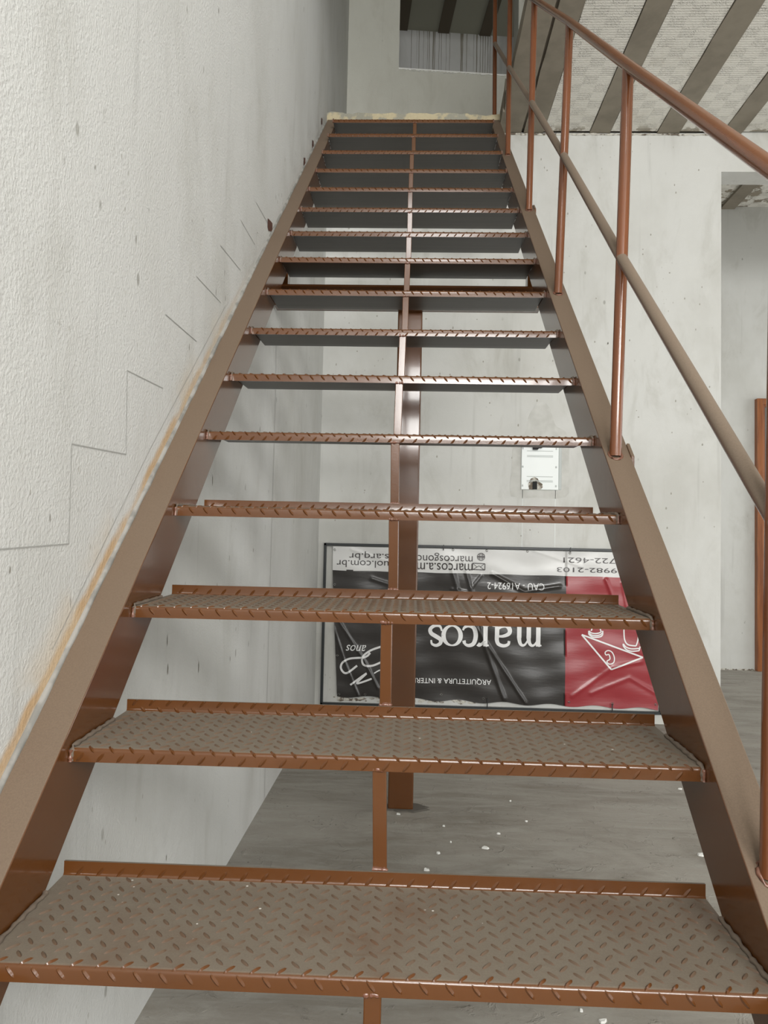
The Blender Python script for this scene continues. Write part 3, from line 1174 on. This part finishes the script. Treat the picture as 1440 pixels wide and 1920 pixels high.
def smoothpts(pts, n=8, closed=False):
    out = []
    m_ = len(pts)
    rng = m_ if closed else m_ - 1
    for i in range(rng):
        if closed:
            p0, p1, p2, p3 = pts[i - 1], pts[i], pts[(i + 1) % m_], pts[(i + 2) % m_]
        else:
            p0, p1, p2, p3 = pts[max(i - 1, 0)], pts[i], pts[i + 1], pts[min(i + 2, m_ - 1)]
        for k in range(n):
            t_ = k / n
            out.append(tuple(0.5 * ((2 * p1[j]) + (-p0[j] + p2[j]) * t_ + (2 * p0[j] - 5 * p1[j] + 4 * p2[j] - p3[j]) * t_ ** 2
                                    + (-p0[j] + 3 * p1[j] - 3 * p2[j] + p3[j]) * t_ ** 3) for j in range(len(p1))))
    out.append(pts[0] if closed else pts[-1])
    return out


words('marcosgonc', (785, 1035), (888, 1052), m_ink)
words('s.arq.br', (656, 1033), (731, 1051), m_ink)
words('marcos.a.m', (784, 1054), (888, 1069), m_ink)
words('uol.com.br', (633, 1050), (731, 1065), m_ink)
words('(11) 3722-4621', (1057, 1040), (1216, 1056), m_ink, label='printed telephone number ending 722-4621')
words('(11) 99982-2103', (1045, 1059), (1218, 1074), m_ink, label='printed telephone number ending 9982-2103')
words('CAU - A16924-2', (916, 1091), (1022, 1106), m_winkw)
words('ARQUITETURA & INTERIORES', (753, 1268), (926, 1284), m_winkw)
words('anos', (654, 1209), (692, 1221), m_winkw, shear=0.35)

# e-mail envelope and globe
bm = bmesh.new()
q = [BP(888, 1055), BP(911, 1056), BP(911, 1068), BP(888, 1067)]
ribbon(bm, [q[0], q[1]], .005)
ribbon(bm, [q[1], q[2]], .005)
ribbon(bm, [q[2], q[3]], .005)
ribbon(bm, [q[3], q[0]], .005)
ribbon(bm, [BP(889, 1067), BP(900, 1060), BP(910, 1068)], .004)
ribbon(bm, [BP(889, 1056), BP(896, 1062)], .003)
ribbon(bm, [BP(910, 1056), BP(903, 1062)], .003)
conform(bm)
obj('envelope_symbol', bm, m_ink, sheet, recalc=False)
bm = bmesh.new()
cx, cz = BP(903.5, 1043)
rr = 0.024
circ = [(cx + rr * math.cos(a * math.pi / 12), cz + rr * math.sin(a * math.pi / 12)) for a in range(25)]
ribbon(bm, circ, .004)
ribbon(bm, [(cx + rr * 0.45 * math.cos(a * math.pi / 12), cz + rr * math.sin(a * math.pi / 12)) for a in range(25)], .003)
for dz in (-0.5, 0.5):
    hh = rr * math.sqrt(1 - dz * dz)
    ribbon(bm, [(cx - hh, cz + dz * rr), (cx + hh, cz + dz * rr)], .003)
ribbon(bm, [(cx - rr, cz), (cx + rr, cz)], .011)
conform(bm)
obj('globe_symbol', bm, m_ink, sheet, recalc=False)

# big serif word, drawn letter by letter (x to the right, height up, x-height 1)
GL = {}
t1, t2 = 0.17, 0.06


def stem(x, a=0.0, b=1.0, flag=True, foot=True):
    out = [([(x, a), (x, b)], t1)]
    if foot:
        out.append(([(x - .17, a + .025), (x + .17, a + .025)], .05))
    if flag:
        out.append(([(x - .19, b - .06), (x - .02, b - .01)], .06))
    return out


def arch(x0, x1):
    p = smoothpts([(x0 + .04, .70), (x0 + .18, .90), ((x0 + x1) / 2 + .06, .965), (x1 - .07, .88), (x1, .66), (x1, .5)], 6)
    n_ = len(p)
    return (p, [t2 + (t1 - t2) * min(1, (i / n_) ** 1.3 * 1.2) for i in range(n_)])


GL['m'] = (1.62, stem(.24) + [arch(.24, .78)] + stem(.78, 0, .62, False) + [arch(.78, 1.32)] + stem(1.32, 0, .62, False))
_bowl = smoothpts([(.66, .52), (.40, .52), (.14, .40), (.10, .20), (.24, .03), (.46, .06), (.62, .20), (.68, .3)], 6)
_top = smoothpts([(.12, .74), (.16, .90), (.36, .975), (.58, .90), (.66, .72), (.66, .5)], 6)
GL['a'] = (.92, [([(.66, .60), (.66, .12), (.72, .03), (.88, .04)], [t1, t1, .12, .05]),
                 (_top, [.10 + (t1 - .10) * i / len(_top) for i in range(len(_top))]),
                 (_bowl, [t2 + (.17 - t2) * math.sin(math.pi * min(1, i / len(_bowl) * 1.15)) for i in range(len(_bowl))])])
_arm = smoothpts([(.28, .66), (.40, .86), (.56, .95), (.66, .90)], 6)
GL['r'] = (.74, stem(.24) + [(_arm, [t2 + .12 * (i / len(_arm)) for i in range(len(_arm))])])
_c = smoothpts([(.72, .74), (.66, .90), (.46, .97), (.22, .86), (.12, .5), (.22, .14), (.48, .03), (.70, .12), (.78, .26)], 7)
GL['c'] = (.88, [(_c, [.13 if i < 6 else t2 + (t1 - t2) * math.sin(math.pi * i / len(_c)) ** 1.2 for i in range(len(_c))])])
_o = [(.48 + .36 * math.cos(a * math.pi / 16), .5 + .46 * math.sin(a * math.pi / 16)) for a in range(33)]
GL['o'] = (.96, [(_o, [t2 + (t1 - t2) * abs(math.cos(i * math.pi / 16)) ** 1.3 for i in range(33)])])
_s = smoothpts([(.56, .72), (.52, .90), (.34, .97), (.17, .86), (.17, .68), (.36, .54), (.56, .40), (.60, .20), (.42, .04), (.20, .06), (.11, .28)], 7)
GL['s'] = (.74, [(_s, [t2 + (.16 - t2) * math.sin(math.pi * i / len(_s)) for i in range(len(_s))])])
word = 'marcos'
spans = [(971, 1018), (926, 959), (900, 920), (872, 896), (836, 868), (811, 833)]
bm = bmesh.new()
for c, (pa, pb) in zip(word, spans):
    wd, strokes = GL[c]
    allx = [q_[0] for pts, _ in strokes for q_ in pts]
    gx0, gx1 = min(allx), max(allx)
    xr, zbase = BP(pb, 1172)
    xl, ztp = BP(pa, 1211)
    HX = abs(ztp - zbase)
    sc = (xr - xl) / (gx1 - gx0)
    for pts, w_ in strokes:
        pp = [(xr - (px_ - gx0) * sc, zbase - py_ * HX) for px_, py_ in pts]
        ribbon(bm, pp, [q_ * HX * 1.22 for q_ in w_] if isinstance(w_, list) else w_ * HX * 1.22)
conform(bm)
obj('lettering', bm, m_winkw, sheet, recalc=False)['label'] = 'large white serif word marcos, upside down'

# flourish of looping numerals on the left of the sheet
bm = bmesh.new()
for pts, w_ in (([(704, 1272), (676, 1281), (694, 1262), (664, 1284)], .012),
                ([(676, 1248), (656, 1262), (646, 1254), (648, 1243), (662, 1235), (690, 1232), (700, 1224)], .013),
                ([(722, 1212), (700, 1220), (686, 1232), (688, 1246), (704, 1248), (724, 1240)], .013),
                ([(708, 1262), (722, 1256), (735, 1268)], .008)):
    ribbon(bm, smoothpts([BP(*p) for p in pts], 8), w_)
conform(bm)
obj('flourish', bm, m_winkw, sheet, recalc=False)['label'] = 'white looping script figures'

# line drawing on the red panel
bm = bmesh.new()


def d4(x, y):
    return BP(860 + x / 3.6, 1000 + y / 3.6)


tri = [d4(836, 682), d4(1238, 834), d4(1030, 916), d4(836, 682)]
for a, b in zip(tri, tri[1:]):
    ribbon(bm, [a, b], .010)
rec = [(990, 800), (1010, 788), (1035, 800), (1050, 835), (1046, 868), (1022, 880), (1004, 870), (1004, 858), (1018, 850), (1022, 838), (1014, 815), (996, 818)]
ribbon(bm, smoothpts([d4(*p) for p in rec], 5, True), .007)
for pts in ([(885, 655), (895, 668), (925, 674), (955, 668), (966, 655)], [(882, 668), (900, 684), (930, 688), (958, 682), (972, 668)],
            [(882, 680), (905, 697), (935, 699), (962, 694), (974, 680)], [(882, 655), (882, 680)], [(974, 655), (974, 680)],
            [(896, 655), (902, 640), (904, 560), (960, 560), (958, 640), (962, 655)],
            [(1113, 655), (1118, 715), (1140, 748), (1192, 756)], [(1112, 560), (1113, 655)],
            [(1108, 742), (1128, 765), (1165, 776), (1218, 772)], [(1108, 755), (1128, 780), (1165, 792), (1212, 788)],
            [(1108, 742), (1108, 755)], [(1218, 760), (1212, 788)], [(1192, 756), (1206, 700), (1206, 560)]):
    ribbon(bm, smoothpts([d4(*p) for p in pts], 4), .008)
conform(bm)
obj('line_drawing', bm, m_winkw, sheet, recalc=False)['label'] = 'white outline of a triangle, receiver and columns on the red panel'

# eyelets and cable ties
ez = [(629, 1031), (770, 1034), (851, 1030), (914, 1031), (990, 1032), (1069, 1035), (624, 1096), (636, 1229), (641, 1301), (692, 1304),
      (834, 1302), (912, 1309), (989, 1313), (1070, 1316), (1150, 1319), (1228, 1320)]
for k, q in enumerate(ez):
    x, z = BP(*q)
    x = max(x, edge_l(z) + 0.012)
    z = max(z, edge_b(x) + 0.012)
    y = YB - lift(x, z) - 0.003
    bm = bmesh.new()
    ring = []
    for a in range(13):
        an = a * math.pi / 6
        ring.append(W(x + 0.0062 * math.cos(an), y, z + 0.0062 * math.sin(an)))
    path_tube(bm, ring, 0.0020, 6, 0)
    obj('eyelet', bm, m_ring, sheet, smooth=60)
for q in ((833, 1018), (1069, 1020), (919, 1312), (1148, 1322)):
    x, z = BP(*q)
    top_ = q[1] < 1100
    za, zb = (FZ1 + 0.004, z - 0.045) if top_ else (z + 0.012, FZ0 - 0.004)
    bm = bmesh.new()
    box(bm, (x - 0.003, YB - 0.034, min(za, zb)), (x + 0.003, YB - 0.029, max(za, zb)))
    obj('cable_tie', bm, m_tie, BN)
# rotten plaster strip showing under the sheet
bm = bmesh.new()
for k in range(60):
    x = 0.05 + random.random() * 0.95
    z = FZ0 + 0.028 + random.random() * 0.022
    blob(bm, W(x, YB - 0.001, z), 0.010 * random.uniform(0.4, 1.3), 1, (1.8, 0.3, 0.8), 0.3)
tag(obj('plaster_crumbs', bm, m_base_dirt, bw), 'stained crumbling plaster behind the banner')

# ------------------------------------------------------------------ meter box recessed in the back wall
MB_ = tag(empty('meter_box', W(1.38, YB - 0.01, 0.93)), 'white plastic electrical box set in a grey cement patch, above the banner', 'electrical box')
mx0, mx1, mz0, mz1 = 1.250, 1.515, 0.942, 1.275
bm = boxes(((mx0, YB - 0.012, mz0), (mx1 - 0.022, YB + 0.03, mz1)))
bevel(obj('back_plate', bm, m_white, MB_), 0.003)
bm = boxes(((mx1 - 0.022, YB - 0.004, mz0), (mx1, YB + 0.03, mz1)))
bevel(obj('rim', bm, m_groove, MB_), 0.006, 3)
for zz in (1.196, 1.166, 1.158, 1.028, 1.002, 0.994):
    bm = boxes(((mx0 + 0.036, YB - 0.0145, zz - 0.0018), (mx0 + 0.205, YB - 0.011, zz + 0.0018)))
    obj('rib', bm, m_groove, MB_)
for x in (mx0 + 0.008, mx1 - 0.04):
    for z in (0.968, 1.092, 1.213):
        obj('screw_recess', boxes(((x - 0.004, YB - 0.0145, z - 0.007), (x + 0.006, YB - 0.011, z + 0.006))), m_groove, MB_)
# knocked-out hole with mortar and a dark conduit mouth
bm = bmesh.new()
pts = [(0.052, 0.0), (0.045, 0.035), (0.062, 0.07), (0.085, 0.083), (0.108, 0.072), (0.118, 0.050), (0.138, 0.038), (0.142, 0.018), (0.128, 0.0)]
bm.faces.new([bm.verts.new(W(mx0 + a, YB - 0.0135, mz0 + 0.001 + b)) for a, b in pts])
obj('broken_knockout', bm, m_base_dirt, MB_, recalc=False)
obj('conduit_mouth', boxes(((mx0 + 0.074, YB - 0.016, mz0 + 0.002), (mx0 + 0.104, YB - 0.013, mz0 + 0.054))), m_hole, MB_)
bm = bmesh.new()
box(bm, (mx0 + 0.072, YB - 0.05, 1.204), (mx0 + 0.106, YB - 0.012, 1.262))
box(bm, (mx0 + 0.110, YB - 0.045, 1.214), (mx0 + 0.132, YB - 0.012, 1.255))
bevel(obj('cable_plug', bm, m_hole, MB_), 0.003)
# cement patches around the box and higher on the wall
def patch(pts, name='cement_patch', m=m_patch, off=0.0012, n=5, jit=0.006):
    bm = bmesh.new()
    sp = smoothpts(pts, n, True)[:-1]
    bm.faces.new([bm.verts.new(W(x + random.uniform(-jit, jit), YB - off, z + random.uniform(-jit, jit))) for x, z in sp])
    return obj(name, bm, m, bw, recalc=False)


patch([(1.19, 0.90), (1.35, 0.89), (1.545, 0.90), (1.56, 1.05), (1.56, 1.28), (1.47, 1.38), (1.42, 1.50), (1.36, 1.52), (1.30, 1.44), (1.28, 1.32), (1.20, 1.26), (1.185, 1.05)])
bm = bmesh.new()
for x0_, z0_, z1_ in ((1.262, ZF + 1.1, 0.94), (1.475, ZF + 1.12, 0.945)):
    for k in range(10):
        a, b = z0_ + (z1_ - z0_) * k / 10, z0_ + (z1_ - z0_) * (k + 1) / 10
        box(bm, (x0_ - 0.0015, YB - 0.0012, a), (x0_ + 0.0015, YB, b))
obj('fill_line', bm, m_white, bw)
bm = bmesh.new()
for k in range(120):
    x, z = random.uniform(0.0, 2.5), random.uniform(0.6, 3.2)
    L = random.uniform(0.004, 0.010)
    w_ = random.uniform(0.003, 0.006)
    pts = [(0, L), (w_, L * .2), (w_ * .6, -L * .7), (0, -L), (-w_, -L * .4), (-w_ * .6, L * .5)]
    bm.faces.new([bm.verts.new(W(x + a, YB - 0.001, z + b)) for a, b in pts])
obj('dirt_specks', bm, flat('wall_dirt', (0.34, 0.33, 0.29), 0.9), bw, recalc=False)

# ------------------------------------------------------------------ plaster flakes on the floor
flakes = [
    (0.899, 2.036, .016, 'small white plaster flake on the floor, just beyond the largest flake right of the column'),
    (0.659, 1.823, .015, 'small rounded white plaster flake on the floor behind the lowest tread, right of the strut'),
    (0.614, 1.677, .022, 'flat white plaster flake on the floor nearest the back edge of the lowest tread'),
    (0.831, 1.888, .030, 'largest white plaster flake on the open floor right of the column foot'),
    (1.617, 1.894, .036, 'pointed white plaster flake on the floor tucked beside the right stringer'),
    (0.69, 2.096, .010, 'tiny white plaster crumb on the floor between column foot and largest flake'),
    (1.027, 2.181, .010, 'tiny white plaster crumb on the floor, rightmost behind the lowest tread'),
    (0.51, 2.215, .018, 'thin white plaster flake lying right in front of the column foot'),
    (0.709, 1.932, .008, 'tiny white crumb on the floor just behind the small rounded flake'),
    (0.966, 0.903, .010, 'tiny white plaster crumb under the front edge of the lowest tread'),
    (1.007, 0.865, .022, 'white plaster flake on the floor at the photo bottom, below the lowest tread'),
    (0.994, 2.426, .010, 'tiny white plaster crumb on the floor just under the nosing of the second tread'),
    (1.813, 2.682, .020, 'white plaster flake on the floor close to the right stringer, below the second tread end')]
for k, (x, y, r, _) in enumerate(flakes):
    bm = bmesh.new()
    nn = 7
    ang0 = random.random() * 6
    lo, hi = [], []
    for q in range(nn):
        a = ang0 + 2 * math.pi * q / nn
        rr = 0.62 * r * random.uniform(0.55, 1.0)
        lo.append(bm.verts.new(W(x + rr * math.cos(a), y + rr * 0.7 * math.sin(a), ZF + 0.0003)))
        hi.append(bm.verts.new(W(x + rr * 0.85 * math.cos(a), y + rr * 0.6 * math.sin(a), ZF + 0.004 + random.uniform(0, 0.003))))
    bm.faces.new(hi)
    for q in range(nn):
        bm.faces.new((lo[q], lo[(q + 1) % nn], hi[(q + 1) % nn], hi[q]))
    o = obj('plaster_flake', bm, m_chip)
    tag(o, _, 'debris', 'plaster flakes on the floor')
